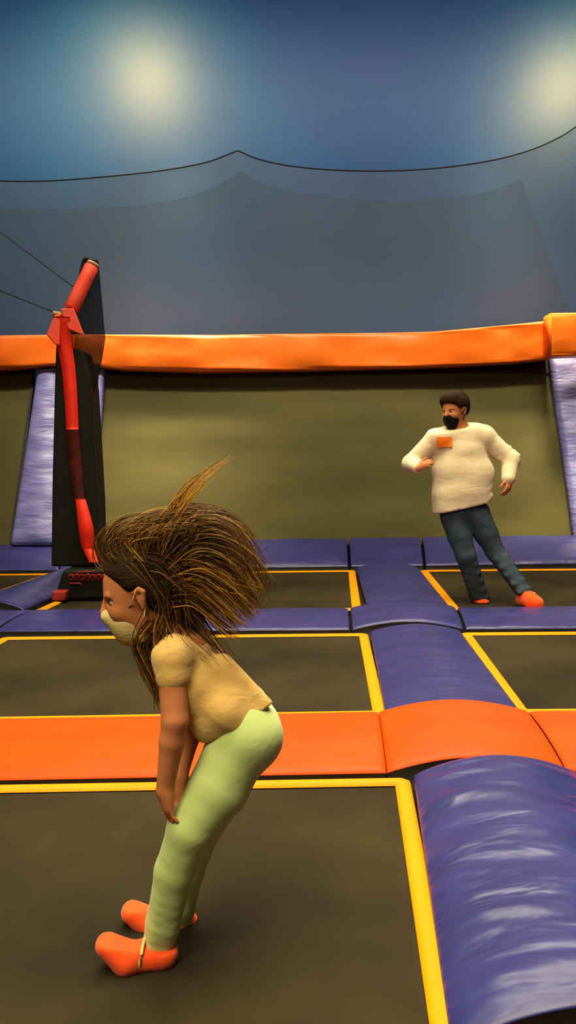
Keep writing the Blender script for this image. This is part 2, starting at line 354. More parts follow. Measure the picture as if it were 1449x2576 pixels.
ORANGE_R = mat('orange_rail_vinyl', srgb(255, 112, 18), .42, .35, srgb(255, 122, 26), 2, .3, 1.3, stretch=(1, 1, 1.6), bdist=.04)
RY = 10.62
rail([(188, 840), (540, 841), (730, 838), (950, 836), (1100, 832), (1240, 820), (1392, 804)], [(188, 916), (300, 929), (500, 935), (800, 930), (1100, 922), (1300, 911), (1392, 901)], RY, .34, 'long orange padded rail above the wide wall trampoline', 1)
rail([(-420, 842), (0, 842), (184, 840)], [(-420, 925), (0, 929), (90, 922), (184, 914)], RY, .34, 'orange padded rail at left, behind the red strap', 2)
rail([(1388, 786), (1450, 785), (1760, 782)], [(1388, 897), (1450, 894), (1760, 893)], RY-.38, .34, 'taller stepped orange rail end at the right edge', 3)

# ------------------------------------------------------------------ safety nets
def net(name, top, bot, Y, m, label, cable_r=.012, wave=.05, cable=True, seed=0):
    us = np.linspace(top[0][0], top[-1][0], 161); tv = np.interp(us, [p[0] for p in top], [p[1] for p in top])
    tv2 = tv.copy()
    bu = np.linspace(bot[0][0], bot[-1][0], 161); bv = np.interp(bu, [p[0] for p in bot], [p[1] for p in bot])
    base = at(us[0], bv[0], Y)
    t = thing(name, label, 'net', base, None); R = 24; v = []; topline = []
    for j in range(R+1):
        k = j/R
        for i in range(161):
            p = at(us[i]*(1-k)+bu[i]*k, tv2[i]*(1-k)+bv[i]*k, Y)
            p = p+np.array([0, wave*noise.noise(Vector((p[0]*.9, seed, p[2]*.35)))*2*math.sin(math.pi*k)**.5 if 0 < k < 1 else 0, 0])
            v.append(p)
            if j == 0: topline.append(p)
    f = [(j*161+i, (j+1)*161+i, (j+1)*161+i+1, j*161+i+1) for j in range(R) for i in range(160)]
    meshobj('netting', v, f, m, t)
    if cable:
        mb = MB(); mb.tube(topline, cable_r, 6); mb.build('top_cable', ROPE, t)
    return t
def catm(pts, n=8):
    out = []
    for i in range(len(pts)-1):
        a, b, c, d = pts[max(i-1, 0)], pts[i], pts[i+1], pts[min(i+2, len(pts)-1)]
        for k in range(n):
            t = k/n; out.append(tuple(.5*(2*b[q]+(c[q]-a[q])*t+(2*a[q]-5*b[q]+4*c[q]-d[q])*t*t+(-a[q]+3*b[q]-3*c[q]+d[q])*t**3) for q in range(len(b))))
    out.append(tuple(pts[-1])); return out
topA = catm([(-420, 410), (-200, 440), (0, 455), (140, 454), (300, 441), (420, 427), (520, 408), (600, 378)])[:-1]+catm([(600, 378), (640, 397), (720, 416), (830, 427), (960, 430), (1100, 423), (1230, 405), (1330, 379), (1400, 349), (1450, 318), (1640, 180)])
net('safety_net', topA, [(-420, 1413), (1640, 1377)], 11.15, NET, 'tall sagging grey safety net rising from behind the orange rail to a thin cable', .009, seed=1)
topB = catm([(-420, 500), (0, 524), (200, 525), (400, 510), (520, 478), (610, 430)])[:-1]+catm([(610, 430), (680, 468), (850, 497), (1000, 506), (1150, 496), (1250, 475), (1310, 452)])
net('rear_safety_net', topB, [(-420, 1397), (1650, 1361)], 11.9, NET2, 'second darker net hanging behind the tall one, its right end cut on a diagonal', .008, cable=False, seed=7)

# ------------------------------------------------------------------ black pillar with red straps
BX = P(190, 1510, 0)
pil = thing('padded_pillar', 'tall black padded pillar with a bent red strap and dark base standing on the far left bed', 'pillar', (BX[0], BX[1]+.25, 0))
PY = 7.55
def prism(front_px, Yf, Yb, m, name, parent, mats=None, Yb_top=None, bev=.02):
    mb = MB(); fr = [at(u, v, Yf) for u, v in front_px]; bk = [p+np.array([0, Yb-Yf, 0]) for p in fr]
    mb.slab(fr, bk); o = mb.build(name, m, parent, smooth=False)
    if bev: bevel(o, bev, 3)
    return o
prism([(140, 868), (206, 880), (224, 940), (234, 1100), (243, 1260), (248, 1425), (128, 1425), (131, 1200), (136, 1000)], PY, PY+.38, BLACKPAD, 'pillar_body', pil)
o = prism([(205, 655), (247, 660), (256, 760), (264, 850), (250, 940), (232, 1000), (206, 960), (176, 850), (186, 760)], PY+.14, PY+.16, NETB, 'mesh_panel', pil, bev=0); o['label'] = 'translucent black mesh panel'
# base box
bz = P(130, 1508, .0)[1]
mb = MB()
f1 = [P(132, 1512, 0.004), P(300, 1508, .004)]; yb = 8.15
fr = [f1[0], f1[1], f1[1]+np.array([0, 0, .27]), f1[0]+np.array([.10, 0, .27])]; bk = [np.array([p[0], yb, p[2]]) for p in fr]
mb.slab(fr, bk); o = bevel(mb.build('pillar_base', BLACKPAD, pil, smooth=False), .03); FYB = f1[0][1]
# wing of the base toward the left
def ribbon(name, px, wpx, Yl, m, parent, thick=.02, n=8):
    """strap: flat band following picture points, width in picture px across, its depth from Yl"""
    pts = catm([(u, v, w, y) for (u, v), w, y in zip(px, wpx, Yl)], n); mb = MB(); A = []
    for u, v, w, y in pts:
        A.append((at(u-w/2, v, y), at(u+w/2, v, y)))
    v = []; f = []
    for a, b in A:
        mid = (a+b)/2-np.array([0, .006, 0]); v += [a, mid, b, b+np.array([0, thick, 0]), a+np.array([0, thick, 0])]
    for i in range(len(A)-1):
        for k in range(5): f.append((i*5+k, i*5+(k+1) % 5, (i+1)*5+(k+1) % 5, (i+1)*5+k))
    f += [(0, 1, 2, 3, 4), tuple(range((len(A)-1)*5, len(A)*5))[::-1]]
    mb.add(v, f); return mb.build(name, m, parent)
s1 = ribbon('front_strap', [(154, 796), (160, 860), (172, 930), (178, 1000), (182, 1080)], [44, 40, 34, 32, 30], [PY-.10, PY-.06, PY-.05, PY-.05, PY-.05], RED, pil)
s1['label'] = 'bright red strap'
s2 = ribbon('strap_shadowed_length', [(182, 1079), (185, 1110), (191, 1180), (200, 1258)], [30, 31, 32, 26], [PY-.05, PY-.04, PY-.04, PY-.05], RED_SHADE, pil)  # shadow on the strap is put into its darker red
s2['label'] = 'length of the red strap in painted shade'
s3 = ribbon('lower_strap', [(202, 1255), (208, 1285), (216, 1330), (220, 1372), (224, 1384)], [24, 30, 36, 32, 24], [PY-.05, PY-.08, PY-.10, PY-.07, PY-.05], RED, pil)
s4 = ribbon('strap_tab', [(222, 1380), (228, 1396), (236, 1414)], [28, 26, 24], [PY-.10, PY-.12, PY-.14], RED, pil)
# hood: folded vinyl over the joint
mb = MB()
mb.slab([at(u, v, PY-.10) for u, v in [(136, 794), (152, 788), (150, 870), (136, 864), (117, 842)]], [at(u, v, PY+.05) for u, v in [(136, 794), (152, 788), (150, 870), (136, 864), (117, 842)]])
mb.slab([at(u, v, PY-.09) for u, v in [(152, 776), (186, 776), (213, 845), (172, 828)]], [at(u, v, PY+.10) for u, v in [(152, 776), (186, 776), (213, 845), (172, 828)]])
o = bevel(mb.build('hood_flaps', PINK, pil, smooth=False), .008); o['label'] = 'faded red folded hood flaps'
mb = MB(); a = at(232, 668, PY+.06); b = at(180, 778, PY-.02)
mb.tube([a+(b-a)*k for k in (0, .03, .3, .6, .97, 1)], [.050, .062, .062, .064, .066, .058], 14)
o = mb.build('padded_arm', PINK, pil); o['label'] = 'faded red padded arm leaning back'
mb = MB(); d_ = (a-b)/np.linalg.norm(a-b)
mb.tube([a+d_*.0, a+d_*.025], [.06, .05], 14); mb.build('arm_end_tape', TAN, pil)
mb = MB(); c2 = at(228, 655, PY+.1); mb.tube([c2-np.array([.06, 0, -.01]), c2+np.array([.06, 0, -.02])], [.022, .026], 10); mb.build('arm_end_cap', BLACKPAD, pil)
mb = MB(); c2 = at(147, 789, PY-.06); mb.tube([c2-np.array([.045, 0, -.005]), c2+np.array([.045, 0, -.012])], [.02, .02], 8); mb.build('hood_tape', TAN, pil)
# red lettering marks and block on the base
mb = MB(); YL = FYB-.002
def stroke(pts, w=2.6):
    A = [at(u, v, YL-.028) for u, v in pts]; mb.tube(A, w*YL/F, 5)
for x0 in (172, 186, 199, 213, 227, 241, 255):
    r_ = random.random()*5
    stroke([(x0, 1462-r_), (x0+3, 1446), (x0+10, 1443+r_), (x0+12, 1456), (x0+4, 1459)])
stroke([(174, 1468), (200, 1467), (206, 1472)], 2); stroke([(188, 1440), (240, 1437)], 2)
o = mb.build('red_lettering', DKRED, pil); o['label'] = 'small illegible dark red lettering'
mb = MB(); fr = [at(u, v, YL-.10) for u, v in [(131, 1488), (166, 1487), (164, 1512), (129, 1511)]]
mb.slab(fr, [p+np.array([0, .2, 0]) for p in fr]); o = bevel(mb.build('red_block', DKRED, pil, smooth=False), .015)
# guy ropes
def rope(label, px, Y0, Y1):
    mb = MB(); n = len(px); mb.tube([at(u, v, Y0+(Y1-Y0)*i/(n-1)) for i, (u, v) in enumerate(px)], .006, 6)
    o = mb.build('guy_rope', ROPE, None, origin=at(*px[0], Y0)); tag(o, label, 'rope')
rope('thin dark rope running from the left edge down to the red hood', [(-1400, 110), (-120, 690), (-20, 722), (50, 751), (100, 771), (142, 786)], 8.6, PY)
rope('faint thin rope slanting across the net above the other rope', [(-1100, -240), (-60, 540), (20, 598), (90, 650), (150, 696), (186, 722)], 9.8, PY+.1)

# ------------------------------------------------------------------ organic bodies: signed distance fields meshed by surface nets
class SDF:
    def __init__(s, lo, hi, h):
        s.lo = np.array(lo, float); s.h = h; s.n = np.ceil((np.array(hi)-s.lo)/h).astype(int)+1
        s.d = np.full(s.n, .2, np.float32)
    def region(s, lo, hi):
        a = np.clip(np.floor((lo-s.lo)/s.h).astype(int), 0, s.n-1); b = np.clip(np.ceil((hi-s.lo)/s.h).astype(int)+1, 1, s.n)
        if np.any(b <= a): return None, None
        sl = tuple(slice(a[i], b[i]) for i in range(3))
        g = np.meshgrid(*[s.lo[i]+s.h*np.arange(a[i], b[i]) for i in range(3)], indexing='ij')
        return sl, np.stack(g, -1).astype(np.float32)
    def merge(s, sl, d, k, sub=False):
        a = s.d[sl]
        if sub: d = -d; h = np.clip(.5-.5*(a-d)/k, 0, 1); s.d[sl] = a*(1-h)+d*h+k*h*(1-h); return
        h = np.clip(.5+.5*(a-d)/k, 0, 1); s.d[sl] = a*(1-h)+d*h-k*h*(1-h)
    def cap(s, p0, r0, p1, r1, k=.02, sub=False):
        p0 = np.array(p0, float); p1 = np.array(p1, float); R = max(r0, r1)+k*2+.03
        sl, X = s.region(np.minimum(p0, p1)-R, np.maximum(p0, p1)+R)
        if sl is None: return
        ab = (p1-p0).astype(np.float32); t = np.clip(((X-p0.astype(np.float32))@ab)/(ab@ab+1e-9), 0, 1)
        d = np.linalg.norm(X-p0.astype(np.float32)-t[..., None]*ab, axis=-1)-(r0+(r1-r0)*t); s.merge(sl, d, k, sub)
    def chain(s, pts, rs, k=.02):
        for i in range(len(pts)-1): s.cap(pts[i], rs[i], pts[i+1], rs[i+1], k)
    def ell(s, c, ax, rad, k=.02, sub=False):
        """ax: 3x3 rows = local axes"""
        c = np.array(c, float); ax = np.array(ax, float); R = max(rad)+k*2+.03
        sl, X = s.region(c-R, c+R)
        if sl is None: return
        q = (X-c.astype(np.float32))@ax.T.astype(np.float32); r = np.array(rad, np.float32)
        k0 = np.linalg.norm(q/r, axis=-1); k1 = np.linalg.norm(q/(r*r), axis=-1)+1e-6
        s.merge(sl, k0*(k0-1)/k1, k, sub)
    def plane(s, p, n, k=.004):
        """keep the side n points away from"""
        sl, X = s.region(s.lo, s.lo+s.h*s.n); n = np.array(n, float); n /= np.linalg.norm(n)
        d = (X-np.array(p, np.float32))@n.astype(np.float32); s.d = np.maximum(s.d, d.astype(np.float32))
    def mesh(s):
        D = s.d.copy(); D[0] = D[-1] = .1; D[:, 0] = D[:, -1] = .1; D[:, :, 0] = D[:, :, -1] = .1
        ins = D < 0; n = D.shape
        cs = [D[dx:n[0]-1+dx, dy:n[1]-1+dy, dz:n[2]-1+dz] for dx in (0, 1) for dy in (0, 1) for dz in (0, 1)]
        cnt = sum((c < 0).astype(np.int8) for c in cs); act = (cnt > 0) & (cnt < 8)
        idx = -np.ones(act.shape, np.int64); ii = np.argwhere(act); idx[act] = np.arange(len(ii))
        vals = np.stack([c[act] for c in cs], -1); offs = np.array([(dx, dy, dz) for dx in (0, 1) for dy in (0, 1) for dz in (0, 1)], float)
        acc = np.zeros((len(ii), 3)); w = np.zeros(len(ii))
        for a in range(8):
            for b in range(a+1, 8):
                if np.abs(offs[a]-offs[b]).sum() != 1: continue
                va, vb = vals[:, a], vals[:, b]; mk = (va < 0) != (vb < 0); t = np.where(mk, va/(va-vb+1e-12), 0)
                acc += np.where(mk[:, None], offs[a]+(offs[b]-offs[a])*t[:, None], 0); w += mk
        V = s.lo+s.h*(ii+acc/w[:, None]); Fs = []
        for ax in range(3):
            a1, a2 = (ax+1) % 3, (ax+2) % 3
            A = ins.take(range(n[ax]-1), ax); B = ins.take(range(1, n[ax]), ax)
            for flip, M in ((False, A & ~B), (True, ~A & B)):
                e = np.argwhere(M); e = e[(e[:, a1] > 0) & (e[:, a2] > 0) & (e[:, a1] < n[a1]-1) & (e[:, a2] < n[a2]-1)]
                q = []
                for o1, o2 in ((-1, -1), (0, -1), (0, 0), (-1, 0)):
                    g = e.copy(); g[:, a1] += o1; g[:, a2] += o2; q.append(idx[g[:, 0], g[:, 1], g[:, 2]])
                q = np.stack(q, -1)
                if flip: q = q[:, ::-1]
                Fs.append(q)
        Fq = np.concatenate(Fs); Fq = Fq[(Fq >= 0).all(1)]
        # light relaxation
        for _ in range(2):
            S = np.zeros_like(V); cn = np.zeros(len(V))
            for k in range(4):
                a, b = Fq[:, k], Fq[:, (k+1) % 4]
                np.add.at(S, a, V[b]); np.add.at(cn, a, 1); np.add.at(S, b, V[a]); np.add.at(cn, b, 1)
            V = V*.5+.5*S/np.maximum(cn, 1)[:, None]
        return V, Fq
    def build(s, name, m, parent):
        V, Fq = s.mesh(); return meshobj(name, V, Fq, m, parent, True)
def nrm(v): v = np.array(v, float); return v/np.linalg.norm(v)
def frame(f, u):
    f = nrm(f); u = np.array(u, float); u = nrm(u-f*(u@f)); l = np.cross(u, f); return f, l, u   # forward, left, up

def head(S, c, f, u, s, earhalf=True):
    """c centre of the head, s = head height"""
    f, l, u = frame(f, u); A = np.array([f, l, u])
    Q = lambda a, b, d: c+s*(a*f+b*l+d*u)
    S.ell(Q(-.06, 0, .12), A, (.41*s, .33*s, .38*s), .03*s)            # cranium
    S.ell(Q(.12, 0, -.08), A, (.27*s, .27*s, .36*s), .06*s)            # face
    S.ell(Q(.16, 0, -.33), A, (.17*s, .17*s, .14*s), .08*s)            # jaw and chin
    for sg in (1, -1):
        S.ell(Q(.30, .125*sg, .02), A, (.05*s, .07*s, .045*s), .05*s, sub=True)   # eye socket
        S.ell(Q(.24, .15*sg, -.11), A, (.10*s, .09*s, .09*s), .06*s)               # cheek
        S.cap(Q(.34, .05*sg, .095), .014*s, Q(.30, .19*sg, .10), .014*s, .05*s)    # brow
        S.cap(Q(-.01, .20*sg, -.26), .05*s, Q(.14, .12*sg, -.36), .05*s, .08*s)    # jaw line
        # ear: rim and lobe
        E = lambda a, d, b=.325: Q(a, b*sg, d)
        pts = [E(-.02, -.13), E(-.05, -.05, .35), E(-.08, .04, .37), E(-.04, .08, .36), E(.01, .05, .335)]
        for i in range(4): S.cap(pts[i], .028*s, pts[i+1], .026*s, .012*s)
        S.ell(Q(-.03, .325*sg, -.03), A, (.055*s, .03*s, .09*s), .015*s)
    S.cap(Q(.37, 0, .05), .028*s, Q(.435, 0, -.075), .04*s, .03*s)     # nose bridge to tip
    for sg in (1, -1): S.ell(Q(.395, .04*sg, -.085), A, (.035*s, .03*s, .028*s), .02*s)
    S.cap(Q(.355, .07, -.185), .018*s, Q(.355, -.07, -.185), .018*s, .02*s)
    S.cap(Q(.35, .055, -.215), .02*s, Q(.35, -.055, -.215), .02*s, .02*s)
    return f, l, u, Q, A
def eyes(parent, Q, f, l, u, s):
    for sg in (1, -1):
        mb = MB()
        def ball(c, r, mi, n=12):
            v = []; fc = []
            for i in range(n+1):
                for j in range(n): th = math.pi*i/n; ph = 2*math.pi*j/n; v.append(c+r*(math.cos(th)*f+math.sin(th)*(math.cos(ph)*l+math.sin(ph)*u)))
            for i in range(n):
                for j in range(n): fc.append((i*n+j, i*n+(j+1) % n, (i+1)*n+(j+1) % n, (i+1)*n+j))
            mb.add(v, fc, mi)
        ball(Q(.265, .125*sg, .02), .055*s, 0); ball(Q(.265, .125*sg, .02)+f*.032*s, .03*s, 1)
        mb.build('eye', None, parent, mats=[EYEW, EYEI])
def hand(S, wrist, d, nrm_, thumb, L, curl=.5, k=.003, spread=.16):
    """d = direction to fingertips, nrm_ = back-of-hand normal, thumb = side of the thumb, L = hand length"""
    d = nrm(d); n = np.array(nrm_, float); n = nrm(n-d*(n@d)); t = np.array(thumb, float); t = nrm(t-d*(t@d)-n*(t@n))
    pl = .50*L; pw = .40*L
    S.ell(wrist+d*pl*.5, np.array([d, t, n]), (pl*.62, pw*.52, .135*L), .02)
    lens = (.42, .47, .44, .34); offs = (.36, .12, -.12, -.35)
    for i in range(4):
        base = wrist+d*(pl*(.93 if i < 3 else .84))+t*offs[i]*pw*1.05
        dd = nrm(d+t*spread*offs[i]*2); a = 0; p = base-dd*.08*L; r = .052*L if i < 3 else .045*L
        S.cap(p, r*1.1, base, r*1.05, k); p = base
        for j, fr in enumerate((.45, .32, .23)):
            a += curl*(.55, .8, .6)[j]; q = p+(dd*math.cos(a)-n*math.sin(a))*lens[i]*L*fr
            S.cap(p, r*(1-.07*j), q, r*(.93-.07*j), k); p = q
    b = wrist+d*.10*L+t*pw*.30; m1 = b+nrm(d*.75+t*.75-n*.25)*.24*L; m2 = m1+nrm(d*.95+t*.30-n*.45*(curl+.3))*.18*L; m3 = m2+nrm(d*1.0-n*.5*(curl+.2))*.14*L
    S.cap(b, .075*L, m1, .068*L, .012); S.cap(m1, .062*L, m2, .056*L, k); S.cap(m2, .056*L, m3, .046*L, k)

def hair_strands(name, strands, mats, parent):
    """strands: list of (points, radius, material index)"""
    mb = MB()
    for pts, r, mi in strands:
        n = len(pts); rr = [r*(1-.85*(i/(n-1))**2) for i in range(n)]; mb.tube(pts, rr, 4, mi)
    o = mb.build(name, None, parent, mats=mats); return o

# ================================================================== the girl
GY = 2.12
g0 = P(420, 2440, 0); girl = thing('person', 'crouching person in tan top and pale green leggings, long hair flying, on the nearest bed', 'person', (g0[0], 2.1, 0))
J = lambda u, v, Y=GY: at(u, v, Y)
px = GY/F
hipN, hipF = J(606, 1862, 2.065), J(600, 1860, 2.18)
kneeN, kneeF = J(480, 2085, 2.02), J(502, 2080, 2.20)
calfN, calfF = J(440, 2190, 2.03), J(466, 2190, 2.20)
ankN, ankF = J(397, 2382, 2.06), J(450, 2310, 2.23)
shN, shF = J(432, 1650, 2.01), J(500, 1650, 2.23)
elN, elF = J(440, 1812, 1.98), J(482, 1815, 2.20)
wrN, wrF = J(415, 1985, 1.99), J(452, 1950, 2.13)
chest, waist, pelvis, neckb = J(492, 1705), J(560, 1790), J(612, 1850), J(468, 1625)
hc = J(352, 1492, 2.11); hs = .232
hf, hu = (-.935, -.10, -.30), (-.30, 0, .95)
lo = np.array([-.62, 1.80, -.06]); hi = np.array([.12, 2.42, 1.12])
S = SDF(lo, hi, .004)
f_, l_, u_, Q, A = head(S, hc, hf, hu, hs)
S.cap(Q(-.16, 0, -.20), .042, neckb, .046, .03)
S.cap(J(470, 1640, 2.07), .05, J(470, 1640, 2.17), .05, .03)
for dy in (-.04, .04):
    o_ = np.array([0, dy, 0]); S.cap(J(480, 1665)+o_, .062, chest+o_, .066, .03); S.cap(chest+o_, .066, waist+o_, .056, .03); S.cap(waist+o_, .056, pelvis+o_, .068, .03)
for sh, el, wr in ((shN, elN, wrN), (shF, elF, wrF)):
    S.cap(sh+(J(470, 1640)-sh)*.5, .04, sh, .036, .03); S.chain([sh, el, el+(wr-el)*.3, wr], [.037, .032, .030, .021], .007)
hand(S, wrN, wrN*0+np.array([.12, -.02, -1]), (-.85, -.5, -.1), (-.5, .85, 0), .118, .45)
hand(S, wrF, np.array([-.10, -.2, -1]), (.6, .8, 0), (-.8, .5, 0), .115, .45)
for hp, kn, ca, an in ((hipN, kneeN, calfN, ankN), (hipF, kneeF, calfF, ankF)):
    S.chain([hp, kn, ca, an], [.066, .040, .034, .024], .012)
# feet
def foot_pts(heel, ball, tip): return heel, ball, tip
ftN = (J(408, 2416, 2.04), J(318, 2416, 2.02), J(268, 2376, 2.02)); ftF = (J(464, 2342, 2.235), J(380, 2330, 2.22), J(330, 2294, 2.21))
def foot(S, an, ft, e):
    h, b, t = ft
    S.cap(an, .026+e, h+np.array([0, 0, .022]), .026+e, .02); S.cap(h+np.array([0, 0, .012]), .026+e, b, .022+e, .02)
    for dy in (-.016, 0, .016): S.cap(b+np.array([0, dy, 0]), .019+e, t+np.array([0, dy*.8, 0]), .013+e, .015)
    S.cap(an+np.array([-.01, 0, -.015]), .022+e, b+np.array([.01, 0, .012]), .016+e, .03)
foot(S, ankN, ftN, -.006); foot(S, ankF, ftF, -.006)
body = S.build('body', SKIN, girl)
eyes(girl, Q, f_, l_, u_, hs)
# leggings
S = SDF(lo, hi, .005)
for hp, kn, ca, an, fl in ((hipN, kneeN, calfN, ankN, 1), (hipF, kneeF, calfF, ankF, 0)):
    mid = hp+(kn-hp)*.5+np.array([.006, 0, -.01])
    S.chain([hp, mid, kn, ca, an+(ca-an)*.32, an+(ca-an)*.04], [.080, .073, .057, .049, .042, .040 if fl else .036], .012)
    for k in range(7):                                               # gathered folds toward the ankle
        c_ = an+(ca-an)*(.06+.13*k); S.cap(c_+np.array([-.012, -.03, .004]), .010, c_+np.array([.020, -.02, -.012]), .009, .016)
for dy in (-.045, .045):
    o_ = np.array([0, dy, 0]); S.cap(J(622, 1835)+o_, .076, J(606, 1796)+o_, .071, .03)
S.cap(J(634, 1852, 2.07), .070, J(634, 1852, 2.17), .070, .04)
wn = nrm(J(612, 1850)-J(545, 1760)); wp = J(592, 1803)
S.plane(J(556, 1760), -nrm(J(640, 1880)-J(570, 1760)))
S.build('leggings', LEG, girl)
# top
S = SDF(lo, hi, .005)
for dy in (-.045, .045):
    o_ = np.array([0, dy, 0]); S.cap(J(478, 1655)+o_, .068, chest+o_, .076, .03); S.cap(chest+o_, .076, J(556, 1785)+o_, .070, .03); S.cap(J(556, 1785)+o_, .070, J(584, 1818)+o_, .066, .02)
S.cap(shN, .049, shF, .046, .03)
S.cap(J(440, 1645, 2.025), .043, J(435, 1700, 2.0), .042, .02); S.cap(J(500, 1640, 2.22), .045, J(494, 1700, 2.22), .041, .02)
for k in range(9):                                                   # ripples along the back and hanging hem
    c_ = J(520+14*k, 1690+15*k, 2.06); S.cap(c_+np.array([-.03, -.03, -.01]), .03, c_+np.array([.040, 0, .024]), .022, .012)
S.cap(J(560, 1790, 2.03), .05, J(520, 1838, 2.05), .022, .03); S.cap(J(560, 1790, 2.18), .05, J(520, 1838, 2.16), .022, .03)
S.plane(J(594, 1802), nrm(J(640, 1880)-J(560, 1740)))
S.plane(neckb+.062*nrm(hc-neckb), nrm(hc-neckb))
S2 = S.d.copy()
S.build('top', TOP, girl)
# socks
for an, ft, lab in ((ankN, ftN, 0), (ankF, ftF, 1)):
    S = SDF(lo, hi, .004); foot(S, an, ft, .009)
    t_ = ft[2]; b_ = ft[1]
    S.cap(b_, .030, t_+(b_-t_)*.1, .020, .02); S.cap(b_+np.array([.01, 0, .012]), .026, t_+np.array([0.012, 0, .006]), .018, .02)
    S.plane(an+(calfN-ankN)*.10, nrm(calfN-ankN))
    sk = S.build('sock', SOCK, girl)
    mb = MB(); rs = []; c_ = b_*.55+ft[0]*.45+np.array([0, 0, .016]); ax = nrm(b_-ft[0])
    ring = []
    if lab == 0:
        for k in range(17):
            a_ = math.pi*(-.35+1.7*k/16); y_ = np.array([0, -1, 0]); z_ = np.cross(ax, y_); z_ = z_ if z_[2] > 0 else -z_
            ring.append(c_+.0375*(math.cos(a_)*y_+math.sin(a_)*z_)+ax*.0)
        mb.tube(ring, .004, 5); mb.build('pale_stripe', MASKW, sk)
# mask
S = SDF(hc-.2, hc+.2, .003)
S.ell(Q(.19, 0, -.23), A, (.235*hs, .235*hs, .245*hs), .02); S.cap(Q(.38, 0, -.06), .05*hs, Q(.40, 0, -.11), .07*hs, .03)
S.cap(Q(.2, 0, -.40), .14*hs, Q(.12, 0, -.42), .14*hs, .03)
S.plane(Q(.3, 0, -.045), nrm(u_*1-f_*.0)); S.plane(Q(.0, 0, -.2), -nrm(f_*.9+u_*.15))
S.plane(Q(.05, .0, -.49), -u_)
S.build('face_mask', MASKW, girl)
for sg in (1, -1):
    mb = MB()
    mb.tube([Q(.16, .25*sg, -.10), Q(.06, .325*sg, -.02), Q(-.02, .37*sg, .09), Q(-.09, .37*sg, .03), Q(-.05, .35*sg, -.10)], .0016, 5)
    mb.tube([Q(.10, .23*sg, -.36), Q(.02, .30*sg, -.26), Q(-.04, .34*sg, -.12)], .0016, 5)
    mb.build('ear_loop', MASKW, girl)
# hair: scalp cap plus strands
S = SDF(hc-.26, hc+.26, .004)
S.ell(Q(-.08, 0, .15), A, (.44*hs, .375*hs, .40*hs), .02); S.ell(Q(-.26, 0, -.04), A, (.22*hs, .31*hs, .34*hs), .03)
S.cap(Q(-.36, 0, -.05), .24*hs, Q(-.38, 0, -.42), .20*hs, .04)
S.ell(Q(.33, 0, -.10), A, (.30*hs, .6*hs, .42*hs), .02, sub=True)
S.ell(Q(.04, .40, -.09), A, (.12*hs, .18*hs, .16*hs), .02, sub=True); S.ell(Q(.04, -.40, -.09), A, (.12*hs, .18*hs, .16*hs), .02, sub=True)
cap_ = S.build('hair', HAIRM, girl)
H1 = mat('hair_strand_dark', srgb(54, 32, 8), .6, .15, srgb(70, 44, 14), 30)
H2 = mat('hair_strand_brown', srgb(104, 70, 20), .6, .15, srgb(118, 80, 26), 30)
H3 = mat('hair_strand_golden', srgb(172, 120, 38), .55, .2, srgb(184, 130, 44), 30)
guides = [  # picture points along each lock, with how much the lock spreads (px) and how many strands
 ([(430, 1420), (480, 1330), (540, 1312), (600, 1350), (648, 1440)], (20, 26), 130),
 ([(430, 1430), (490, 1370), (560, 1370), (620, 1420), (660, 1500)], (22, 26), 150),
 ([(440, 1450), (500, 1410), (570, 1430), (620, 1480), (655, 1540)], (24, 24), 130),
 ([(440, 1470), (500, 1450), (560, 1480), (610, 1530), (640, 1560)], (24, 22), 110),
 ([(440, 1490), (490, 1490), (540, 1530), (580, 1570), (610, 1590)], (22, 18), 80),
 ([(420, 1430), (500, 1420), (570, 1455), (610, 1470), (660, 1485)], (14, 6), 60),
 ([(400, 1410), (400, 1350), (450, 1315), (520, 1305), (585, 1330)], (26, 22), 130),
 ([(360, 1410), (350, 1350), (390, 1320), (460, 1312), (530, 1330)], (26, 24), 110),
 ([(320, 1420), (290, 1370), (310, 1330), (370, 1318), (440, 1330)], (24, 22), 90),
 ([(300, 1430), (262, 1400), (258, 1365), (290, 1335), (350, 1325)], (18, 22), 50),
 ([(380, 1400), (400, 1350), (432, 1300), (470, 1245), (520, 1195), (583, 1147)], (14, 5), 26),
 ([(390, 1400), (415, 1340), (440, 1290), (480, 1230), (530, 1190)], (12, 14), 16),
 ([(420, 1400), (440, 1360), (452, 1310), (450, 1270)], (16, 10), 12),
 ([(410, 1540), (390, 1600), (400, 1660), (410, 1720), (402, 1790)], (20, 7), 60),
 ([(375, 1560), (345, 1610), (360, 1660), (385, 1720), (400, 1770)], (14, 6), 60),
 ([(450, 1520), (460, 1580), (490, 1620), (530, 1650), (560, 1680)], (20, 12), 70),
 ([(450, 1500), (480, 1550), (520, 1600), (560, 1640), (600, 1680)], (20, 12), 36),
 ([(430, 1540), (440, 1600), (465, 1650), (490, 1700)], (20, 14), 40),
 ([(420, 1520), (420, 1570), (430, 1610), (440, 1650)], (34, 26), 90),
 ([(395, 1430), (430, 1470), (440, 1520), (450, 1570), (455, 1620)], (34, 26), 120),
 ([(350, 1415), (400, 1425), (440, 1460), (480, 1500), (520, 1560)], (26, 30), 120),
 ([(330, 1420), (350, 1440), (380, 1480), (400, 1530), (400, 1580)], (20, 16), 70),
]
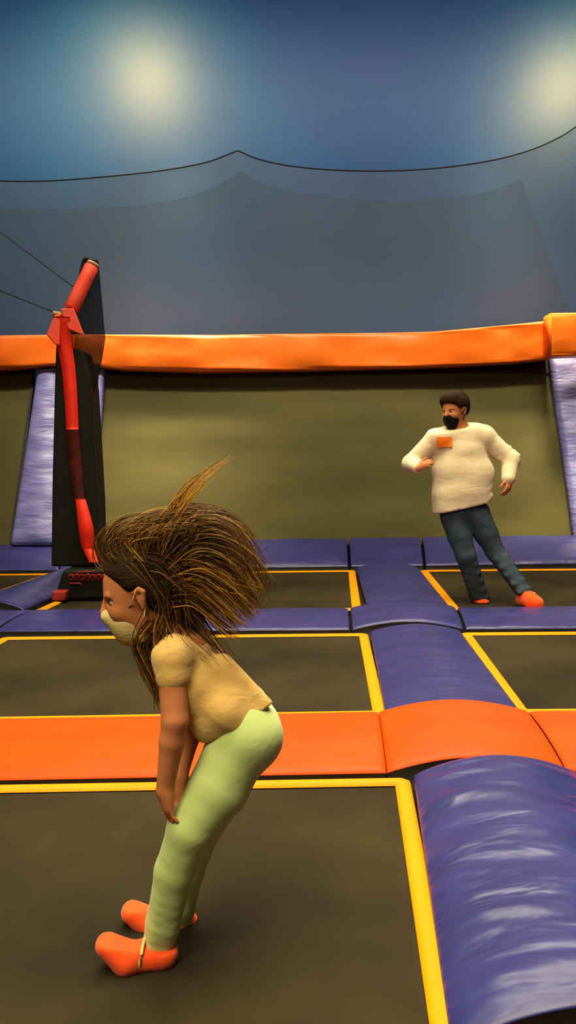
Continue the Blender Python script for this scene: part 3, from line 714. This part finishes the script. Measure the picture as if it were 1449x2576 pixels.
def lock(gpts, spr, n, rng, mx, Y0, rad=(.0006, .0016), dsp=.09, jit=1.0):
    out = []
    for _ in range(n):
        a, b = rng.uniform(-1, 1), rng.gauss(0, .5); pts = []
        L = rng.uniform(.72, 1.08); ph = rng.uniform(0, 6.28); am = rng.uniform(0, 14); wv_ = rng.uniform(0, 4)
        cp = catm(gpts, 5); m_ = max(6, int(len(cp)*min(L, 1))); i0 = rng.choice((0, 0, 1, 2, 3)); ru, rv = rng.gauss(0, 13), rng.gauss(0, 11); L2 = rng.gauss(0, 9)
        for i in range(i0, m_):
            k = i/(len(cp)-1); u, v = cp[i][0], cp[i][1]
            u2, v2 = cp[min(i+1, len(cp)-1)][:2]; u1, v1 = cp[max(i-1, 0)][:2]
            tx, ty = u2-u1, v2-v1; ln = math.hypot(tx, ty)+1e-6; nx_, ny_ = -ty/ln, tx/ln
            w = spr[0]*(1-k)+spr[1]*1.4*k; w *= jit; u += ru*(1-k)**2; v += rv*(1-k)**2+L2*math.sin(k*3.1)
            off = a*w+am*math.sin(ph+k*5)*k
            y = Y0+b*dsp*(.9+.3*k)
            pts.append(at(u+nx_*off+wv_*math.sin(k*9+ph), v+ny_*off+wv_*math.cos(k*7+ph), y))
        r_ = rng.uniform(*rad); mi = rng.choices((0, 1, 2), mx)[0]
        out.append((pts, r_, mi))
    return out
rng = random.Random(3); st = []
for gi, (g, sp, n) in enumerate(guides):
    n = int(n*(1.7 if gi not in (8, 9) else .9))
    mx = (5, 4, .9)
    if gi in (5,): mx = (0, 1, 5)
    if gi in (19, 20, 21): mx = (8, 2, .2)
    if gi in (10, 11): mx = (1, 3, 5)
    if gi in (3, 4): mx = (2, 3, 5)
    st += lock(g, sp, n, rng, mx, 2.11)
o = hair_strands('flying_strands', st, [H1, H2, H3], cap_); o['label'] = 'long wind-blown brown strands with golden tips'; o['kind'] = 'stuff'

# ================================================================== the man
MY = 6.94; M = lambda u, v, Y=MY: at(u, v, Y)
man = thing('person', 'person in cream sweater, jeans and black mask leaning right on the far bed', 'person', (P(1260, 1530, 0)[0], MY, 0))
s = MY/F
mh = M(1143, 1033, MY-.03); ms = .275
mf, mu = (-.72, -.66, -.18), (-.12, -.1, 1)
lo = np.array([.75, 6.3, -.08]); hi = np.array([2.35, 7.35, 1.85])
hpR, hpL = M(1142, 1300), M(1200, 1298)
knR, knL = M(1172, 1398, MY-.06), M(1246, 1388, MY-.02)
anR, anL = M(1205, 1500, MY+.06), M(1318, 1490, MY-.18)
sR, sL = M(1100, 1102, MY-.03), M(1218, 1100, MY+.03)
eR, eL = M(1034, 1166, MY+.02), M(1284, 1158, MY+.02)
wR, wL = M(1052, 1178, MY-.16), M(1279, 1204, MY-.08)
S = SDF(lo, hi, .0075)
f_, l_, u_, Q, A = head(S, mh, mf, mu, ms)
S.cap(Q(-.12, 0, -.22), .062, M(1160, 1092), .07, .04)
I3 = np.eye(3)
S.ell(M(1160, 1135), I3, (.19, .11, .19), .05); S.ell(M(1164, 1225), I3, (.19, .12, .2), .05); S.ell(M(1170, 1290), I3, (.16, .08, .10), .04)
S.cap(sR, .06, sL, .06, .05)
S.chain([sR, eR, wR], [.056, .044, .03], .03); S.chain([sL, eL, wL], [.056, .044, .03], .03)
S.chain([hpR, knR, anR], [.09, .06, .042], .04); S.chain([hpL, knL, anL], [.09, .06, .042], .04)
hand(S, wR, nrm(M(1082, 1162, MY-.22)-wR), (-.2, -.9, .4), (.2, -.2, .95), .17, 1.0, .005)
hand(S, wL, np.array([-.12, -.35, -.95]), (.7, -.6, .3), (-.6, -.7, 0), .18, .8, .005)
S.cap(anL, .038, M(1330, 1510, MY-.24), .034, .02); S.cap(anR, .038, M(1214, 1516, MY-.0), .032, .02)
S.build('body', SKIN, man); eyes(man, Q, f_, l_, u_, ms)
# sweater
S = SDF(lo, hi, .01)
S.ell(M(1158, 1140), I3, (.215, .14, .21), .06); S.ell(M(1160, 1215), I3, (.222, .155, .22), .06)
S.cap(M(1128, 1250), .135, M(1132, 1290), .14, .06); S.cap(M(1196, 1240), .125, M(1196, 1290), .13, .06); S.cap(M(1162, 1240), .145, M(1162, 1295), .145, .06)
S.cap(sR, .085, sL, .085, .06); S.cap(M(1140, 1095), .09, M(1180, 1095), .09, .05)
S.chain([sR, eR], [.088, .070], .03); S.cap(eR, .070, wR+(eR-wR)*.15, .050, .03)
S.chain([sL, eL], [.090, .074], .03); S.cap(eL, .074, wL, .056, .03)
S.ell(M(1180, 1190), I3, (.205, .14, .17), .05); S.ell(M(1140, 1180), I3, (.18, .14, .17), .05)
S.cap(M(1163, 1074, MY-.0), .078, M(1212, 1098, MY+.02), .085, .05); S.cap(M(1150, 1080, MY-.02), .075, M(1106, 1102, MY-.03), .08, .05)
for k in range(3):
    c_ = M(1222-5*k, 1258-22*k, MY-.10); S.cap(c_+np.array([.06, .05, .03]), .012, c_+np.array([-.06, .0, -.03]), .008, .035)
for k, (sx, ex) in enumerate(((.62, .0), (.8, 0), (.95, 0))):
    c_ = sL+(eL-sL)*sx; S.cap(c_+np.array([-.06, -.05, -.02]), .014, c_+np.array([.07, -.03, .035]), .014, .02)
hem_n = nrm(np.array([.23, 0, -1.0])); S.plane(M(1122, 1286), nrm(np.array([.20, 0, -1.0])))
S.plane(M(1160, 1070), nrm(np.array([-.15, -.55, 1.0])) if False else np.array([-.1, -.35, 1.0]))
sw = S.build('sweater', SHIRT, man)
# sticker on the chest, following the front surface
V = np.array([v.co[:] for v in sw.data.vertices])+np.array(man['_o'])
def front_y(x, z):
    d = (V[:, 0]-x)**2+(V[:, 2]-z)**2; k = d < .03**2; return V[k, 1].min() if k.any() else MY-.15
cst = M(1118, 1112, MY-.13); mb = MB(); g_ = []
for j in range(5):
    for i in range(7):
        x = cst[0]+(i/6-.5)*.125; z = cst[2]+(j/4-.5)*.08; g_.append((x, front_y(x, z)-.004, z))
g2 = [(a, b+.004, c) for a, b, c in g_]
fc = [(j*7+i, j*7+i+1, (j+1)*7+i+1, (j+1)*7+i) for j in range(4) for i in range(6)]
mb.add(g_, fc); mb.add(g2, [q[::-1] for q in fc]); mb.build('chest_sticker', STICK, sw)['label'] = 'small orange rectangular sticker'
# jeans
S = SDF(lo, hi, .01)
S.ell(M(1168, 1285), I3, (.20, .115, .11), .05)
S.chain([hpR, hpR+(knR-hpR)*.5, knR, anR, anR+np.array([.01, 0, -.07])], [.112, .098, .080, .078, .082], .02)
S.chain([hpL, hpL+(knL-hpL)*.5, knL, anL], [.112, .096, .076, .062], .02)
for k in range(5):
    c_ = knR+(anR-knR)*(.15+.2*k); S.cap(c_+np.array([-.05, -.05, .01]), .02, c_+np.array([.05, -.05, -.02]), .02, .02)
    c_ = knL+(anL-knL)*(.15+.2*k); S.cap(c_+np.array([-.04, -.05, -.01]), .02, c_+np.array([.05, -.04, .02]), .018, .02)
S.plane(M(1150, 1268), np.array([.0, 0, 1.0])); S.plane((0, 0, .012), (0, 0, -1)); S.plane(anL+(anL-knL)*.10, nrm(anL-knL))
S.build('jeans', JEANS, man)
for an, ball, tip in ((anL, M(1338, 1512, MY-.26), M(1352, 1516, MY-.30)), (anR, M(1212, 1520, MY+.02), M(1215, 1522, MY+.0))):
    S = SDF(lo, hi, .0075)
    hl = an+np.array([0, .02, 0]); hl[2] = max(.045, an[2]-.10)
    S.cap(an, .052, hl, .05, .03); S.cap(hl, .052, ball, .056, .03); S.cap(an, .045, ball, .05, .04); S.cap(ball, .056, tip, .048, .02)
    S.plane((0, 0, -.004), (0, 0, -1)); S.plane(an+np.array([0, 0, .02]), (0, 0, 1))
    sk = S.build('sock', SOCK, man)
mb = MB(); a_ = anL+(anL-knL)*.13; ax = nrm(anL-knL); x_ = nrm(np.cross(ax, (0, 1, 0))); y_ = np.cross(ax, x_)
mb.tube([a_+.064*(math.cos(t)*x_+math.sin(t)*y_) for t in np.linspace(0, 2*math.pi, 20)], .009, 6); mb.build('sock_cuff', MASKW, man)['label'] = 'pale sock cuff'
# mask
S = SDF(mh-.22, mh+.22, .004)
S.ell(Q(.19, 0, -.22), A, (.235*ms, .245*ms, .25*ms), .02); S.cap(Q(.38, 0, -.06), .05*ms, Q(.40, 0, -.11), .07*ms, .03); S.cap(Q(.2, 0, -.36), .15*ms, Q(.18, 0, -.40), .14*ms, .03)
S.plane(Q(.3, 0, -.05), nrm(u_*1+f_*.15)); S.plane(Q(.03, 0, -.2), -nrm(f_))
S.build('face_mask', MASKB, man)
for sg in (1, -1):
    mb = MB()
    mb.tube([Q(.10, .24*sg, -.12), Q(.02, .33*sg, -.04), Q(-.04, .38*sg, .08), Q(-.10, .37*sg, 0)], .003, 5)
    mb.tube([Q(.08, .22*sg, -.34), Q(-.02, .30*sg, -.20), Q(-.09, .35*sg, -.04)], .003, 5)
    mb.build('ear_loop', MASKB, man)
# hair
S = SDF(mh-.28, mh+.3, .005)
S.ell(Q(-.09, 0, .19), A, (.47*ms, .40*ms, .41*ms), .02); S.cap(Q(.18, .12, .38), .13*ms, Q(.20, -.16, .36), .12*ms, .04); S.ell(Q(-.28, 0, 0), A, (.20*ms, .30*ms, .26*ms), .03)
for k in range(14):
    a_ = -.8+1.6*k/13; S.cap(Q(.05-.1*abs(a_), .3*a_, .46), .05*ms, Q(.30-.2*abs(a_), .36*a_-.05, .40-.1*abs(a_)), .02*ms, .012)
S.ell(Q(.40, 0, -.02), A, (.30*ms, .5*ms, .28*ms), .03, sub=True)
for sg in (1, -1): S.ell(Q(.03, .40*sg, -.06), A, (.13*ms, .16*ms, .16*ms), .02, sub=True)
S.build('hair', HAIRM, man)

# ------------------------------------------------------------------ lights
def spot(loc, target, e, ang, blend, col, size):
    l = bpy.data.lights.new('lamp', 'SPOT'); l.energy = e; l.spot_size = math.radians(ang); l.spot_blend = blend; l.color = col; l.shadow_soft_size = size
    o = bpy.data.objects.new('lamp', l); C.objects.link(o); o.location = loc
    o.rotation_euler = (Vector(target)-Vector(loc)).to_track_quat('-Z', 'Y').to_euler(); return o
def area(loc, target, e, sx, sy, col):
    l = bpy.data.lights.new('lamp', 'AREA'); l.energy = e; l.shape = 'RECTANGLE'; l.size = sx; l.size_y = sy; l.color = col
    o = bpy.data.objects.new('lamp', l); C.objects.link(o); o.location = loc
    o.rotation_euler = (Vector(target)-Vector(loc)).to_track_quat('-Z', 'Y').to_euler(); return o
WARM = (1, .82, .48)
def mirror_lamp(u, v, Ylamp):
    a = at(u, v, WY); k = (2*WY-Ylamp)/WY; return (a[0]*k, Ylamp, CAM[2]+(a[2]-CAM[2])*k)
for u, v in ((380, 205), (1405, 225)):
    L0 = mirror_lamp(u, v, 11.3)
    spot(L0, (L0[0], WY, 6.0), 470, 120, 1, (1, .72, .24), .45)
for x in (-1.6, 3.3):
    spot((x, 10.1, 9.4), (x*1.02, 10.45, .6), 17000, 19, 1, WARM, .9)
for x in (-1.7, 3.2):
    spot((x, 12.3, 9.4), (x+.15, 14, 3.4), 900, 24, 1, WARM, .3)
area((0, 8.6, 9.3), (0, 14, 4.2), 150, 14, 1.2, (.95, .95, .95)).data.spread = math.radians(110)  # unseen wash added to lift the blue of the back wall
area((0, 3.6, 9.3), (0, 3.8, 0), 680, 7, 6, (1, .87, .58)).data.spread = math.radians(95)
area((.3, 6.5, 8.8), (.3, 10.6, 3.2), 135, 9, .6, (1, .88, .66)).data.spread = math.radians(50)  # unseen strip light added to brighten the orange rail
spot((1.8, 6.0, 9.4), (1.8, 6.9, 1), 1000, 26, .7, WARM, .3)
for x in (-1.2, 1.1, 3.4):
    area((x, 9.4, 8.6), (.6, 3.2, 0), 55, .9, .9, (1, .9, .7)).data.spread = math.radians(80)
area((-1.5, -.8, 5.5), (-.2, 3.0, .3), 125, 2.5, 2.0, (1, .86, .56)).data.spread = math.radians(100)
w = bpy.data.worlds.new('world'); bpy.context.scene.world = w; w.use_nodes = True
w.node_tree.nodes['Background'].inputs[0].default_value = (.5, .45, .35, 1); w.node_tree.nodes['Background'].inputs[1].default_value = .3
sc = bpy.context.scene
sc.view_settings.view_transform = 'Standard'; sc.view_settings.look = 'None'; sc.view_settings.gamma = 1; sc.view_settings.exposure = 0.0
sc.cycles.max_bounces = 8; sc.cycles.transparent_max_bounces = 16
for o in bpy.data.objects:
    if '_o' in o.keys(): del o['_o']
